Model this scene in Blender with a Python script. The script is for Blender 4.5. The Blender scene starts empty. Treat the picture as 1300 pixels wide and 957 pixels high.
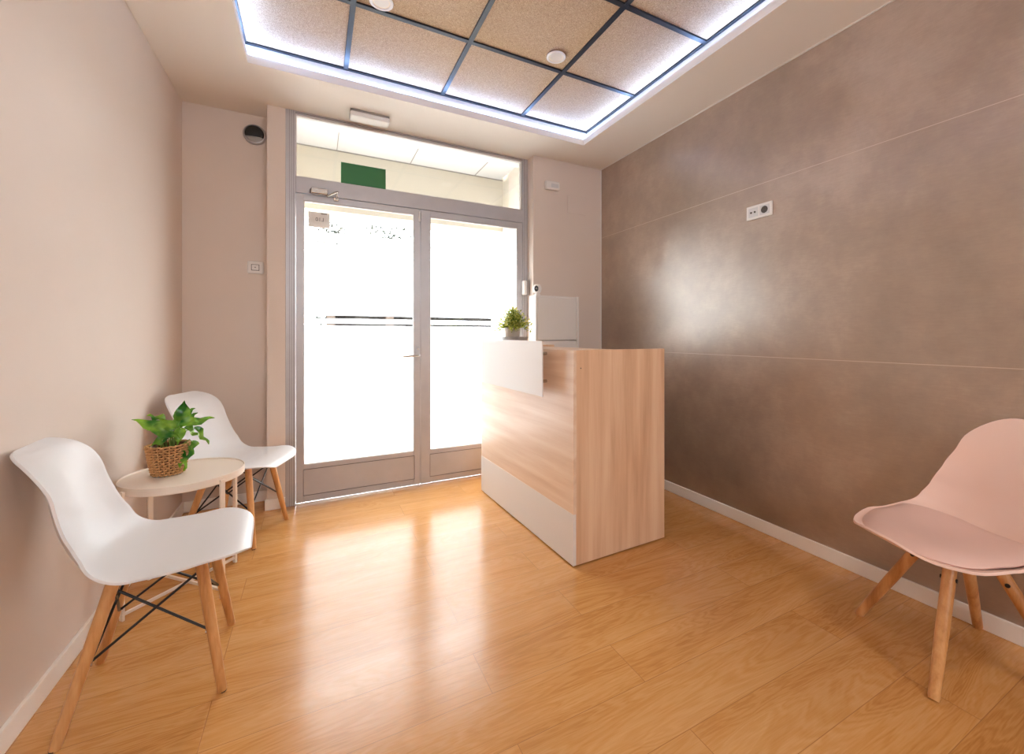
import bpy, bmesh, math, random
from mathutils import Vector, Matrix
random.seed(7)
S = bpy.context.scene
COL = S.collection
R = math.radians

# ------------------------------------------------------------ camera, world, lights, exposure
cam = bpy.data.cameras.new('camera'); camo = bpy.data.objects.new('camera', cam); COL.objects.link(camo)
camo.location = (0, 0, 1.148); camo.rotation_euler = (R(90), 0, R(-27.385))
cam.sensor_width = 36; cam.lens = 538.8 / 1300 * 36
cam.shift_x = -30 / 1300; cam.shift_y = -52.5 / 1300
cam.clip_start = .02; cam.clip_end = 200
S.camera = camo

world = bpy.data.worlds.new('daylight'); S.world = world; world.use_nodes = True
bg = world.node_tree.nodes['Background']
bg.inputs[0].default_value = (.92, .97, 1.04, 1); bg.inputs[1].default_value = 24.0
S.view_settings.view_transform = 'Standard'; S.view_settings.look = 'None'
S.view_settings.exposure = 0.26; S.view_settings.gamma = 1; S.view_settings.use_curve_mapping = False
try:
    S.cycles.max_bounces = 14; S.cycles.diffuse_bounces = 8; S.cycles.glossy_bounces = 5
    S.cycles.transmission_bounces = 10; S.cycles.transparent_max_bounces = 12
    S.cycles.sample_clamp_indirect = 8
except Exception: pass

def area(name, loc, rot, sx, sy, power, col=(1, 1, 1), portal=False, spread=180):
    l = bpy.data.lights.new(name, 'AREA'); l.shape = 'RECTANGLE'; l.size = sx; l.size_y = sy
    l.energy = power; l.color = col; l.spread = R(spread)
    o = bpy.data.objects.new(name, l); COL.objects.link(o); o.location = loc; o.rotation_euler = rot
    if portal: l.cycles.is_portal = True
    return o
LED_STRENGTH = 80.0
LED_COLOR = (.30, .50, 1.0)
FILL_LAMP_POWER = 9.0
FILL_LAMP_COLOR = (1.0, .91, .82)
# daylight portals: the street opening of the porch and the added rear fill window
area('portal_porch', (.7, 4.25, 1.1), (R(-90), 0, 0), 1.9, 2.2, 1, portal=True)
area('portal_rear', (.8, -2.66, 2.07), (R(90), 0, 0), 1.5, .7, 1, portal=True)

# ------------------------------------------------------------ materials
def new_mat(name):
    m = bpy.data.materials.new(name); m.use_nodes = True
    return m, m.node_tree.nodes, m.node_tree.links, m.node_tree.nodes['Principled BSDF']
def srgb(r, g, b):
    f = lambda c: (c / 255 / 12.92) if c / 255 <= .04045 else ((c / 255 + .055) / 1.055) ** 2.4
    return (f(r), f(g), f(b), 1)
def plain(name, col, rough=.5, metal=0, noise=0, nscale=20, bump=0, bscale=200, spec=None, coat=0, trans=0):
    m, N, L, B = new_mat(name)
    B.inputs['Base Color'].default_value = col; B.inputs['Roughness'].default_value = rough; B.inputs['Metallic'].default_value = metal
    if spec is not None: B.inputs['Specular IOR Level'].default_value = spec
    if coat: B.inputs['Coat Weight'].default_value = coat; B.inputs['Coat Roughness'].default_value = .15
    tc = N.new('ShaderNodeTexCoord')
    if noise:
        n = N.new('ShaderNodeTexNoise'); n.inputs['Scale'].default_value = nscale; n.inputs['Detail'].default_value = 6
        L.new(tc.outputs['Object'], n.inputs['Vector'])
        mx = N.new('ShaderNodeMix'); mx.data_type = 'RGBA'
        mx.inputs[6].default_value = tuple(c * (1 - noise) for c in col[:3]) + (1,)
        mx.inputs[7].default_value = tuple(min(1, c * (1 + noise)) for c in col[:3]) + (1,)
        L.new(n.outputs['Fac'], mx.inputs[0]); L.new(mx.outputs[2], B.inputs['Base Color'])
    if bump:
        n = N.new('ShaderNodeTexNoise'); n.inputs['Scale'].default_value = bscale; n.inputs['Detail'].default_value = 4
        L.new(tc.outputs['Object'], n.inputs['Vector'])
        b = N.new('ShaderNodeBump'); b.inputs['Strength'].default_value = bump; b.inputs['Distance'].default_value = .002
        L.new(n.outputs['Fac'], b.inputs['Height']); L.new(b.outputs[0], B.inputs['Normal'])
    return m
def ramp(N, stops):
    r = N.new('ShaderNodeValToRGB'); e = r.color_ramp.elements
    e[0].position, e[0].color = stops[0]; e[1].position, e[1].color = stops[-1]
    for p, c in stops[1:-1]:
        k = e.new(p); k.color = c
    return r
def wood(name, dark, mid, light, axis='Z', scale=1.0, rough=.45, stripe=1.0):
    m, N, L, B = new_mat(name)
    tc = N.new('ShaderNodeTexCoord'); mp = N.new('ShaderNodeMapping')
    sc = [14 * scale] * 3; sc['XYZ'.index(axis)] = .9 * scale; mp.inputs['Scale'].default_value = sc
    L.new(tc.outputs['Object'], mp.inputs[0])
    n = N.new('ShaderNodeTexNoise'); n.inputs['Scale'].default_value = 1; n.inputs['Detail'].default_value = 5; n.inputs['Distortion'].default_value = .4
    L.new(mp.outputs[0], n.inputs['Vector'])
    mp2 = N.new('ShaderNodeMapping'); sc2 = [150 * scale] * 3; sc2['XYZ'.index(axis)] = 4 * scale; mp2.inputs['Scale'].default_value = sc2
    L.new(tc.outputs['Object'], mp2.inputs[0])
    n2 = N.new('ShaderNodeTexNoise'); n2.inputs['Scale'].default_value = 1; n2.inputs['Detail'].default_value = 3
    L.new(mp2.outputs[0], n2.inputs['Vector'])
    ad = N.new('ShaderNodeMath'); ad.operation = 'MULTIPLY_ADD'; ad.inputs[1].default_value = .22; 
    L.new(n2.outputs['Fac'], ad.inputs[0]); L.new(n.outputs['Fac'], ad.inputs[2])
    r = ramp(N, [(.40, dark), (.60, mid), (.80, light)])
    L.new(ad.outputs[0], r.inputs[0]); L.new(r.outputs[0], B.inputs['Base Color']); B.inputs['Roughness'].default_value = rough
    return m

def floor_mat():
    m, N, L, B = new_mat('oak_laminate')
    tc = N.new('ShaderNodeTexCoord'); mp = N.new('ShaderNodeMapping'); mp.inputs['Location'].default_value = (.29, -.133, 0)
    L.new(tc.outputs['Object'], mp.inputs[0])
    br = N.new('ShaderNodeTexBrick'); br.offset = .37; br.offset_frequency = 2; br.squash = 1
    br.inputs['Color1'].default_value = (.0, .0, .0, 1); br.inputs['Color2'].default_value = (1, 1, 1, 1); br.inputs['Mortar'].default_value = (.5, .5, .5, 1)
    br.inputs['Scale'].default_value = 1; br.inputs['Mortar Size'].default_value = .0012; br.inputs['Mortar Smooth'].default_value = .3
    br.inputs['Brick Width'].default_value = 1.26; br.inputs['Row Height'].default_value = .19
    L.new(mp.outputs[0], br.inputs['Vector'])
    # offset the grain per plank
    off = N.new('ShaderNodeVectorMath'); off.operation = 'MULTIPLY'; off.inputs[1].default_value = (3.7, 5.1, 9.3)
    L.new(br.outputs['Color'], off.inputs[0])
    ad = N.new('ShaderNodeVectorMath'); ad.operation = 'ADD'; L.new(tc.outputs['Object'], ad.inputs[0]); L.new(off.outputs[0], ad.inputs[1])
    m1 = N.new('ShaderNodeMapping'); m1.inputs['Scale'].default_value = (1.1, 8, 1); L.new(ad.outputs[0], m1.inputs[0])
    n1 = N.new('ShaderNodeTexNoise'); n1.inputs['Scale'].default_value = 1; n1.inputs['Detail'].default_value = 5; n1.inputs['Distortion'].default_value = .6
    L.new(m1.outputs[0], n1.inputs['Vector'])
    # contour lines of the noise = cathedral grain
    mul = N.new('ShaderNodeMath'); mul.operation = 'MULTIPLY'; mul.inputs[1].default_value = 120; L.new(n1.outputs['Fac'], mul.inputs[0])
    sn = N.new('ShaderNodeMath'); sn.operation = 'SINE'; L.new(mul.outputs[0], sn.inputs[0])
    m2 = N.new('ShaderNodeMapping'); m2.inputs['Scale'].default_value = (9, 260, 1); L.new(ad.outputs[0], m2.inputs[0])
    n2 = N.new('ShaderNodeTexNoise'); n2.inputs['Scale'].default_value = 1; n2.inputs['Detail'].default_value = 3; L.new(m2.outputs[0], n2.inputs['Vector'])
    fl = N.new('ShaderNodeMath'); fl.operation = 'MULTIPLY_ADD'; fl.inputs[1].default_value = .5; fl.inputs[2].default_value = .25; L.new(n1.outputs['Fac'], fl.inputs[0])
    a1 = N.new('ShaderNodeMath'); a1.operation = 'MULTIPLY_ADD'; a1.inputs[1].default_value = .05; L.new(sn.outputs[0], a1.inputs[0]); L.new(fl.outputs[0], a1.inputs[2])
    a2 = N.new('ShaderNodeMath'); a2.operation = 'MULTIPLY_ADD'; a2.inputs[1].default_value = .25; L.new(n2.outputs['Fac'], a2.inputs[0]); L.new(a1.outputs[0], a2.inputs[2])
    r = ramp(N, [(.38, srgb(168, 108, 50)), (.60, srgb(198, 142, 80)), (.85, srgb(214, 164, 108))])
    L.new(a2.outputs[0], r.inputs[0])
    # plank tone
    bw = N.new('ShaderNodeMix'); bw.data_type = 'RGBA'; bw.blend_type = 'MULTIPLY'; bw.inputs[0].default_value = 1
    tone = N.new('ShaderNodeMapRange'); tone.inputs[3].default_value = .96; tone.inputs[4].default_value = 1.03; L.new(br.outputs['Color'], tone.inputs[0])
    L.new(r.outputs[0], bw.inputs[6]); L.new(tone.outputs[0], bw.inputs[7])
    mt = N.new('ShaderNodeMix'); mt.data_type = 'RGBA'; mt.inputs[7].default_value = srgb(140, 95, 58)
    fm = N.new('ShaderNodeMath'); fm.operation = 'MULTIPLY'; fm.inputs[1].default_value = .6; L.new(br.outputs['Fac'], fm.inputs[0])
    L.new(fm.outputs[0], mt.inputs[0]); L.new(bw.outputs[2], mt.inputs[6])
    L.new(mt.outputs[2], B.inputs['Base Color'])
    B.inputs['Roughness'].default_value = .2; B.inputs['Specular IOR Level'].default_value = .6
    bp = N.new('ShaderNodeBump'); bp.inputs['Strength'].default_value = .25; bp.inputs['Distance'].default_value = .001; bp.invert = True
    L.new(br.outputs['Fac'], bp.inputs['Height']); L.new(bp.outputs[0], B.inputs['Normal'])
    return m

def slate_mat():
    m, N, L, B = new_mat('taupe_porcelain_slab')
    tc = N.new('ShaderNodeTexCoord')
    n = N.new('ShaderNodeTexNoise'); n.inputs['Scale'].default_value = 1.6; n.inputs['Detail'].default_value = 10; n.inputs['Roughness'].default_value = .68; n.inputs['Distortion'].default_value = .1
    L.new(tc.outputs['Object'], n.inputs['Vector'])
    mp = N.new('ShaderNodeMapping'); mp.inputs['Scale'].default_value = (1, 6, 40); L.new(tc.outputs['Object'], mp.inputs[0])
    n2 = N.new('ShaderNodeTexNoise'); n2.inputs['Scale'].default_value = 4; n2.inputs['Detail'].default_value = 5; L.new(mp.outputs[0], n2.inputs['Vector'])
    a = N.new('ShaderNodeMath'); a.operation = 'MULTIPLY_ADD'; a.inputs[1].default_value = .14; L.new(n2.outputs['Fac'], a.inputs[0]); L.new(n.outputs['Fac'], a.inputs[2])
    r = ramp(N, [(.36, srgb(122, 100, 84)), (.60, srgb(152, 129, 111)), (.80, srgb(180, 158, 139))])
    L.new(a.outputs[0], r.inputs[0])
    # thin pale grout joints of the slabs at two heights
    sx = N.new('ShaderNodeSeparateXYZ'); L.new(tc.outputs['Object'], sx.inputs[0])
    mxs = None
    for z in (1.024, 2.041):
        s = N.new('ShaderNodeMath'); s.operation = 'SUBTRACT'; s.inputs[1].default_value = z; L.new(sx.outputs[2], s.inputs[0])
        ab = N.new('ShaderNodeMath'); ab.operation = 'ABSOLUTE'; L.new(s.outputs[0], ab.inputs[0])
        lt = N.new('ShaderNodeMath'); lt.operation = 'LESS_THAN'; lt.inputs[1].default_value = .0016; L.new(ab.outputs[0], lt.inputs[0])
        if mxs is None: mxs = lt
        else:
            q = N.new('ShaderNodeMath'); q.operation = 'MAXIMUM'; L.new(mxs.outputs[0], q.inputs[0]); L.new(lt.outputs[0], q.inputs[1]); mxs = q
    mt = N.new('ShaderNodeMix'); mt.data_type = 'RGBA'; mt.inputs[7].default_value = srgb(196, 176, 160)
    L.new(mxs.outputs[0], mt.inputs[0]); L.new(r.outputs[0], mt.inputs[6]); L.new(mt.outputs[2], B.inputs['Base Color'])
    rr = N.new('ShaderNodeMapRange'); rr.inputs[3].default_value = .255; rr.inputs[4].default_value = .38; L.new(n.outputs['Fac'], rr.inputs[0]); L.new(rr.outputs[0], B.inputs['Roughness'])
    B.inputs['Specular IOR Level'].default_value = .9; B.inputs['IOR'].default_value = 1.95; B.inputs['Specular Tint'].default_value = (1, .94, .88, 1)
    bp = N.new('ShaderNodeBump'); bp.inputs['Strength'].default_value = .05; bp.inputs['Distance'].default_value = .001; L.new(n.outputs['Fac'], bp.inputs['Height']); L.new(bp.outputs[0], B.inputs['Normal'])
    return m

def tile_mat():
    m, N, L, B = new_mat('wood_wool')
    tc = N.new('ShaderNodeTexCoord')
    v = N.new('ShaderNodeTexNoise'); v.inputs['Scale'].default_value = 210; v.inputs['Detail'].default_value = 2; v.inputs['Distortion'].default_value = 2.5
    L.new(tc.outputs['Object'], v.inputs['Vector'])
    r = ramp(N, [(.30, srgb(120, 92, 66)), (.48, srgb(186, 156, 124)), (.66, srgb(220, 196, 164))])
    L.new(v.outputs['Fac'], r.inputs[0]); L.new(r.outputs[0], B.inputs['Base Color']); B.inputs['Roughness'].default_value = .9
    bp = N.new('ShaderNodeBump'); bp.inputs['Strength'].default_value = .8; bp.inputs['Distance'].default_value = .003; L.new(v.outputs['Fac'], bp.inputs['Height']); L.new(bp.outputs[0], B.inputs['Normal'])
    return m
def glass_mat(name='clear_glass'):
    m, N, L, B = new_mat(name)
    N.remove(B); out = N['Material Output']
    t = N.new('ShaderNodeBsdfTransparent'); t.inputs[0].default_value = (.97, .98, .97, 1)
    g = N.new('ShaderNodeBsdfGlossy'); g.inputs['Roughness'].default_value = .02
    fr = N.new('ShaderNodeFresnel'); fr.inputs[0].default_value = 1.45; mx = N.new('ShaderNodeMixShader')
    L.new(fr.outputs[0], mx.inputs[0]); L.new(t.outputs[0], mx.inputs[1]); L.new(g.outputs[0], mx.inputs[2]); L.new(mx.outputs[0], out.inputs[0])
    return m
def film_mat():
    m, N, L, B = new_mat('frosted_film')
    N.remove(B); out = N['Material Output']
    t = N.new('ShaderNodeBsdfTranslucent'); t.inputs[0].default_value = (.97, .97, .96, 1)
    d = N.new('ShaderNodeBsdfDiffuse'); d.inputs[0].default_value = (.9, .9, .9, 1)
    mx = N.new('ShaderNodeMixShader'); mx.inputs[0].default_value = .12
    L.new(t.outputs[0], mx.inputs[1]); L.new(d.outputs[0], mx.inputs[2]); L.new(mx.outputs[0], out.inputs[0])
    return m
def leaf_mat(name, a, b, rough=.35, scale=30, sub=.25, spec=.5):
    m, N, L, B = new_mat(name)
    tc = N.new('ShaderNodeTexCoord'); n = N.new('ShaderNodeTexNoise'); n.inputs['Scale'].default_value = scale; n.inputs['Detail'].default_value = 2
    L.new(tc.outputs['Object'], n.inputs['Vector']); r = ramp(N, [(.38, a), (.62, b)]); L.new(n.outputs['Fac'], r.inputs[0]); L.new(r.outputs[0], B.inputs['Base Color'])
    B.inputs['Roughness'].default_value = rough; B.inputs['Specular IOR Level'].default_value = spec
    tr = N.new('ShaderNodeBsdfTranslucent'); L.new(r.outputs[0], tr.inputs[0]); mx = N.new('ShaderNodeMixShader'); mx.inputs[0].default_value = sub
    out = N['Material Output']; L.new(B.outputs[0], mx.inputs[1]); L.new(tr.outputs[0], mx.inputs[2]); L.new(mx.outputs[0], out.inputs[0])
    return m
def emit_mat(name, col, s):
    m, N, L, B = new_mat(name)
    B.inputs['Base Color'].default_value = (.8, .8, .8, 1); B.inputs['Emission Color'].default_value = col + (1,); B.inputs['Emission Strength'].default_value = s
    return m

WALL_C = srgb(219, 205, 194)
M = dict(
    wall=plain('pinkish_plaster', WALL_C, .75, noise=.03, nscale=3, bump=.15, bscale=90),
    ceil=plain('cream_ceiling_paint', srgb(230, 222, 213), .8, bump=.08, bscale=80),
    white=plain('white_lacquer', srgb(228, 224, 220), .4),
    skirt=plain('white_skirting', srgb(246, 242, 236), .4),
    alu=plain('brushed_aluminium', srgb(184, 181, 183), .42, metal=.5, noise=.10, nscale=9, bump=.1, bscale=60),
    alud=plain('aluminium_groove', srgb(118, 112, 110), .5, metal=.4),
    steel=plain('satin_steel', srgb(205, 198, 190), .25, metal=1),
    black=plain('black_metal', (.012, .012, .013, 1), .35),
    blackp=plain('matt_black_plastic', (.02, .018, .016, 1), .5),
    grid=plain('black_grid_bar', (.014, .015, .018, 1), .4, spec=.3),
    shell=plain('white_polypropylene', srgb(228, 227, 228), .33, bump=.05, bscale=400),
    pink=plain('pink_polypropylene', srgb(240, 207, 193), .38),
    pinkpad=plain('pink_leatherette', srgb(222, 186, 174), .42, bump=.12, bscale=500),
    leg=wood('beech_leg', srgb(172, 112, 58), srgb(206, 150, 92), srgb(222, 172, 118), 'Z', 1.4, .4),
    desk_shaded_v=wood('washed_oak_shaded_v', srgb(206, 164, 130), srgb(222, 184, 150), srgb(232, 200, 168), 'Z', 1.1, .45),  # same oak, darker: shade on the counter side put into the colour
    desk_lit_h=wood('washed_oak_lit_h', srgb(218, 186, 158), srgb(230, 203, 178), srgb(238, 216, 194), 'Y', 1.1, .36),  # same oak, lighter: door light on the front put into the colour
    tablew=plain('cream_white_steel', srgb(238, 226, 212), .4),
    floor=floor_mat(), slate=slate_mat(), tile=tile_mat(), glass=glass_mat(), film=film_mat(),
    led=emit_mat('blue_white_led', LED_COLOR, LED_STRENGTH),
    green=plain('green_sign_face', srgb(45, 112, 60), .5),
    cream=plain('porch_cream_paint', srgb(208, 200, 184), .8, noise=.03, nscale=4),
    soffit=plain('porch_soffit_white', srgb(206, 205, 205), .6),
    seam=plain('seam_shadow_gap', srgb(150, 145, 140), .8),
    paper=leaf_mat('paper', srgb(222, 212, 206), srgb(226, 216, 210), .8, 3, .25),
    ink=plain('grey_ink', srgb(90, 84, 82), .8),
    pave=plain('pale_pavement', srgb(150, 147, 142), .85, noise=.08, nscale=3),
    facade=plain('pale_facade', srgb(214, 206, 196), .85, noise=.05, nscale=2),
    wicker=plain('woven_wicker', srgb(198, 150, 98), .6, noise=.22, nscale=60),
    wickerd=plain('basket_lining', srgb(92, 58, 34), .8),
    soil=plain('potting_soil', srgb(50, 38, 28), .95, noise=.3, nscale=80),
    pothos=leaf_mat('pothos_leaf', srgb(44, 112, 30), srgb(140, 186, 62), .26, 16),
    stem=plain('green_stem', srgb(120, 150, 60), .5),
    bush=leaf_mat('bushy_leaf', srgb(110, 140, 30), srgb(236, 228, 120), .4, 60, .45),
    pot=plain('beige_ceramic_pot', srgb(206, 192, 180), .4),
    grey=plain('grey_plastic', srgb(150, 145, 142), .4),
    lens=plain('dark_lens', (.03, .03, .035, 1), .12),
    hedge=leaf_mat('hedge_leaf', srgb(20, 19, 18), srgb(38, 36, 33), .9, 3, .1, 0),
    tree=leaf_mat('tree_leaf', srgb(44, 45, 41), srgb(58, 58, 52), .9, 3, .15, 0),
    bark=plain('bark', srgb(60, 52, 46), .95, spec=0),
    hole=plain('socket_recess', srgb(70, 62, 56), .5),
    asphalt=plain('asphalt', srgb(150, 148, 145), .9, noise=.1, nscale=5),
)

# ------------------------------------------------------------ mesh helpers
class MB:
    def __init__(s): s.v = []; s.f = []
    def quad(s, *p):
        i = len(s.v); s.v += [tuple(q) for q in p]; s.f.append(tuple(range(i, i + len(p)))); return s
    def box(s, x0, x1, y0, y1, z0, z1):
        i = len(s.v)
        s.v += [(x0, y0, z0), (x1, y0, z0), (x1, y1, z0), (x0, y1, z0), (x0, y0, z1), (x1, y0, z1), (x1, y1, z1), (x0, y1, z1)]
        s.f += [tuple(i + k for k in q) for q in ((3, 2, 1, 0), (4, 5, 6, 7), (0, 1, 5, 4), (1, 2, 6, 5), (2, 3, 7, 6), (3, 0, 4, 7))]; return s
    def path(s, pts, rad, n=10, caps=True):
        pts = [Vector(p) for p in pts]; rad = rad if isinstance(rad, (list, tuple)) else [rad] * len(pts)
        i0 = len(s.v); up = None
        for k, p in enumerate(pts):
            t = (pts[min(k + 1, len(pts) - 1)] - pts[max(k - 1, 0)]).normalized()
            if up is None: up = Vector((0, 0, 1)) if abs(t.z) < .9 else Vector((1, 0, 0))
            a = t.cross(up).normalized(); b = a.cross(t).normalized(); up = b
            for j in range(n):
                q = p + (a * math.cos(2 * math.pi * j / n) + b * math.sin(2 * math.pi * j / n)) * rad[k]; s.v.append(tuple(q))
        for k in range(len(pts) - 1):
            for j in range(n):
                a0 = i0 + k * n + j; a1 = i0 + k * n + (j + 1) % n; s.f.append((a0, a1, a1 + n, a0 + n))
        if caps:
            s.f.append(tuple(i0 + j for j in range(n))[::-1]); e = i0 + (len(pts) - 1) * n; s.f.append(tuple(e + j for j in range(n)))
        return s
    def lathe(s, prof, c=(0, 0), n=32, close=False, sx=1, sy=1):
        i0 = len(s.v)
        for r, z in prof:
            for j in range(n): a = 2 * math.pi * j / n; s.v.append((c[0] + r * sx * math.cos(a), c[1] + r * sy * math.sin(a), z))
        for k in range(len(prof) - 1):
            for j in range(n):
                a0 = i0 + k * n + j; a1 = i0 + k * n + (j + 1) % n; s.f.append((a0, a1, a1 + n, a0 + n))
        if prof[0][0] > 1e-6: s.f.append(tuple(i0 + j for j in range(n))[::-1])
        if prof[-1][0] > 1e-6: e = i0 + (len(prof) - 1) * n; s.f.append(tuple(e + j for j in range(n)))
        return s
    def xf(s, mat):
        s.v = [tuple(mat @ Vector(v)) for v in s.v]; return s
    def build(s, name, mat, parent=None, smooth=False, bevel=0, seg=2, weld=False):
        me = bpy.data.meshes.new(name); me.from_pydata(s.v, [], s.f); me.validate()
        bm = bmesh.new(); bm.from_mesh(me)
        if weld or smooth: bmesh.ops.remove_doubles(bm, verts=bm.verts, dist=1e-5)
        bmesh.ops.recalc_face_normals(bm, faces=bm.faces); bm.to_mesh(me); bm.free()
        o = bpy.data.objects.new(name, me); COL.objects.link(o); me.materials.append(M[mat] if isinstance(mat, str) else mat)
        if parent: o.parent = parent
        if smooth:
            for p in me.polygons: p.use_smooth = True
            if smooth == 'auto': me.set_sharp_from_angle(angle=R(35))
        if bevel:
            b = o.modifiers.new('bevel', 'BEVEL'); b.width = bevel; b.segments = seg; b.limit_method = 'ANGLE'; b.angle_limit = R(40)
        return o
def tag(o, label=None, cat=None, group=None, kind=None):
    if label: o['label'] = label
    if cat: o['category'] = cat
    if group: o['group'] = group
    if kind: o['kind'] = kind
    return o
def empty(name, loc, rz=0):
    o = bpy.data.objects.new(name, None); COL.objects.link(o); o.location = loc; o.rotation_euler = (0, 0, rz); o.empty_display_size = .05; return o
def struct(o, label, cat): return tag(o, label, cat, kind='structure')
def copy_tree(o, parent=None):
    c = o.copy(); COL.objects.link(c); c.parent = parent
    for ch in [k for k in bpy.data.objects if k.parent == o]: copy_tree(ch, c)
    return c

# ------------------------------------------------------------ room constants
XL, XR = -.770, 2.325
YB, YF, YP = 3.496, 3.291, 3.182        # recessed wall, door frame plane, right pier plane
XP, FL, FRX = -.285, -.180, 1.627       # pillar left edge, frame left, frame right
ZC, ZT = 2.668, 2.790                   # plaster ceiling, acoustic tiles
YR = -2.6                               # rear of the room

# ------------------------------------------------------------ structure
struct(MB().box(XL - .2, XR + .2, YR - .2, 3.34, -.12, 0).box(XL - .2, XP + .05, 3.34, YB + .1, -.12, 0).build('floor', 'floor'), 'honey oak laminate floor laid in wide planks, glossy by the glazed doors', 'floor')
struct(MB().box(XL - .2, XL, YR - .2, YB + .2, 0, 2.95).build('wall_left', 'wall'), 'long pinkish beige plaster wall behind the two white chairs', 'wall')
struct(MB().box(XR, XR + .2, YR - .2, YP + .4, 0, 2.95).build('wall_right', 'slate'), 'dark taupe porcelain slab wall with pale horizontal joints', 'wall')
b = MB().box(XL, XP, YB, YB + .2, 0, 2.95).box(XP, FL, YF, YB + .2, 0, 2.95)
struct(b.build('wall_back', 'wall'), 'recessed pinkish beige wall and pillar left of the glazed entrance', 'wall')
struct(MB().box(FRX, XR, YP, YB + .2, 0, 2.95).build('wall_pier', 'wall'), 'pinkish beige pier between the entrance and the dark slab wall', 'wall')
# rear wall with an unseen window added behind the viewer for fill light
RW = (.1, 1.5, 1.75, 2.40)
b = MB().box(XL, RW[0], YR - .2, YR, 0, 2.95).box(RW[1], XR, YR - .2, YR, 0, 2.95).box(RW[0], RW[1], YR - .2, YR, 0, RW[2]).box(RW[0], RW[1], YR - .2, YR, RW[3], 2.95)
struct(b.build('wall_rear', 'wall'), 'plain pinkish beige wall at the rear of the room', 'wall')
w2 = MB()
for x0, x1, z0, z1 in ((RW[0], RW[1], RW[2], RW[2] + .05), (RW[0], RW[1], RW[3] - .05, RW[3]), (RW[0], RW[0] + .05, RW[2], RW[3]), (RW[1] - .05, RW[1], RW[2], RW[3]), (.775, .825, RW[2], RW[3])):
    w2.box(x0, x1, YR - .12, YR - .07, z0, z1)
w2o = w2.build('window_fill', 'alu'); struct(w2o, 'unseen window added in the rear wall for fill light', 'window')
MB().box(RW[0] + .04, RW[1] - .04, YR - .1, YR - .094, RW[2] + .04, RW[3] - .04).build('glass_pane', 'glass', w2o)

# ceiling with a raised tray
TX0, TX1, TY1, TY0 = -.337, 1.899, 2.835, -1.75       # lip opening
g = .024
WX0, WX1, WY1, WY0 = TX0 - g, TX1 + .045, TY1 + g, TY0 - g   # tray walls
b = MB()
b.box(XL, WX0, YR, YB, ZC, ZC + .18); b.box(WX1, XR, YR, YP + .4, ZC, ZC + .18)
b.box(WX0, WX1, WY1, YB, ZC, ZC + .18); b.box(WX0, WX1, YR, WY0, ZC, ZC + .18)
# ledge and upstanding lip that hides the light strip
lip, lh = .008, .047
b.box(WX0, WX1, TY1, WY1, ZC, ZC + .012); b.box(WX0, WX1, WY0, TY0, ZC, ZC + .012)
b.box(WX0, TX0, TY0, TY1, ZC, ZC + .012); b.box(TX1, WX1, TY0, TY1, ZC, ZC + .012)
b.box(TX0 - lip, TX1 + lip, TY1, TY1 + lip, ZC + .012, ZC + lh); b.box(TX0 - lip, TX1 + lip, TY0 - lip, TY0, ZC + .012, ZC + lh)
b.box(TX0 - lip, TX0, TY0, TY1, ZC + .012, ZC + lh); b.box(TX1, TX1 + lip, TY0, TY1, ZC + .012, ZC + lh)
b.box(XL - .2, XR + .2, YR - .2, YB + .3, ZT + .03, ZT + .12)
ceil = b.build('ceiling', 'ceil'); struct(ceil, 'cream plaster ceiling with a raised tray of tan acoustic tiles in a black grid', 'ceiling')
gx = [WX0, .164, .764, 1.364, WX1]; gy = [2.268 - .6 * k for k in range(7)]; gy = [WY1] + gy + [WY0]
for i in range(4):
    for j in range(len(gy) - 1):
        MB().box(gx[i], gx[i + 1], gy[j + 1], gy[j], ZT, ZT + .02).build('acoustic_tile', 'tile', ceil)
for x in gx[1:4]: MB().box(x - .013, x + .013, WY0, WY1, ZT - .010, ZT + .001).build('grid_bar', 'grid', ceil, bevel=.001)
for j, y in enumerate(gy[1:-1]): MB().box(WX0, WX1, y - .013, y + .013, ZT - .0095, ZT + .001).build('grid_bar', 'grid', ceil, bevel=.001)
for x0, x1, y0, y1 in ((WX0, WX0 + .018, WY0, WY1), (WX1 - .018, WX1, WY0, WY1), (WX0, WX1, WY1 - .018, WY1), (WX0, WX1, WY0, WY0 + .018)):
    MB().box(x0, x1, y0, y1, ZT - .009, ZT + .001).build('edge_trim', 'grid', ceil)
# LED strips lying on the ledge behind the lip
def led(x0, x1, y0, y1, lab):
    tag(MB().box(x0, x1, y0, y1, ZC + .043, ZC + .053).build('led_strip', 'led'), lab, 'light strip')
led(TX0, TX1, WY1 - .006, WY1 - .0005, 'bluish white light strip hidden in the ceiling tray edge nearest the entrance')
led(WX0 + .0005, WX0 + .006, TY0, TY1, 'bluish white light strip hidden in the ceiling tray edge above the white chairs')
led(WX1 - .006, WX1 - .0005, TY0, TY1, 'bluish white light strip hidden in the ceiling tray edge by the dark slab wall')
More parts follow.
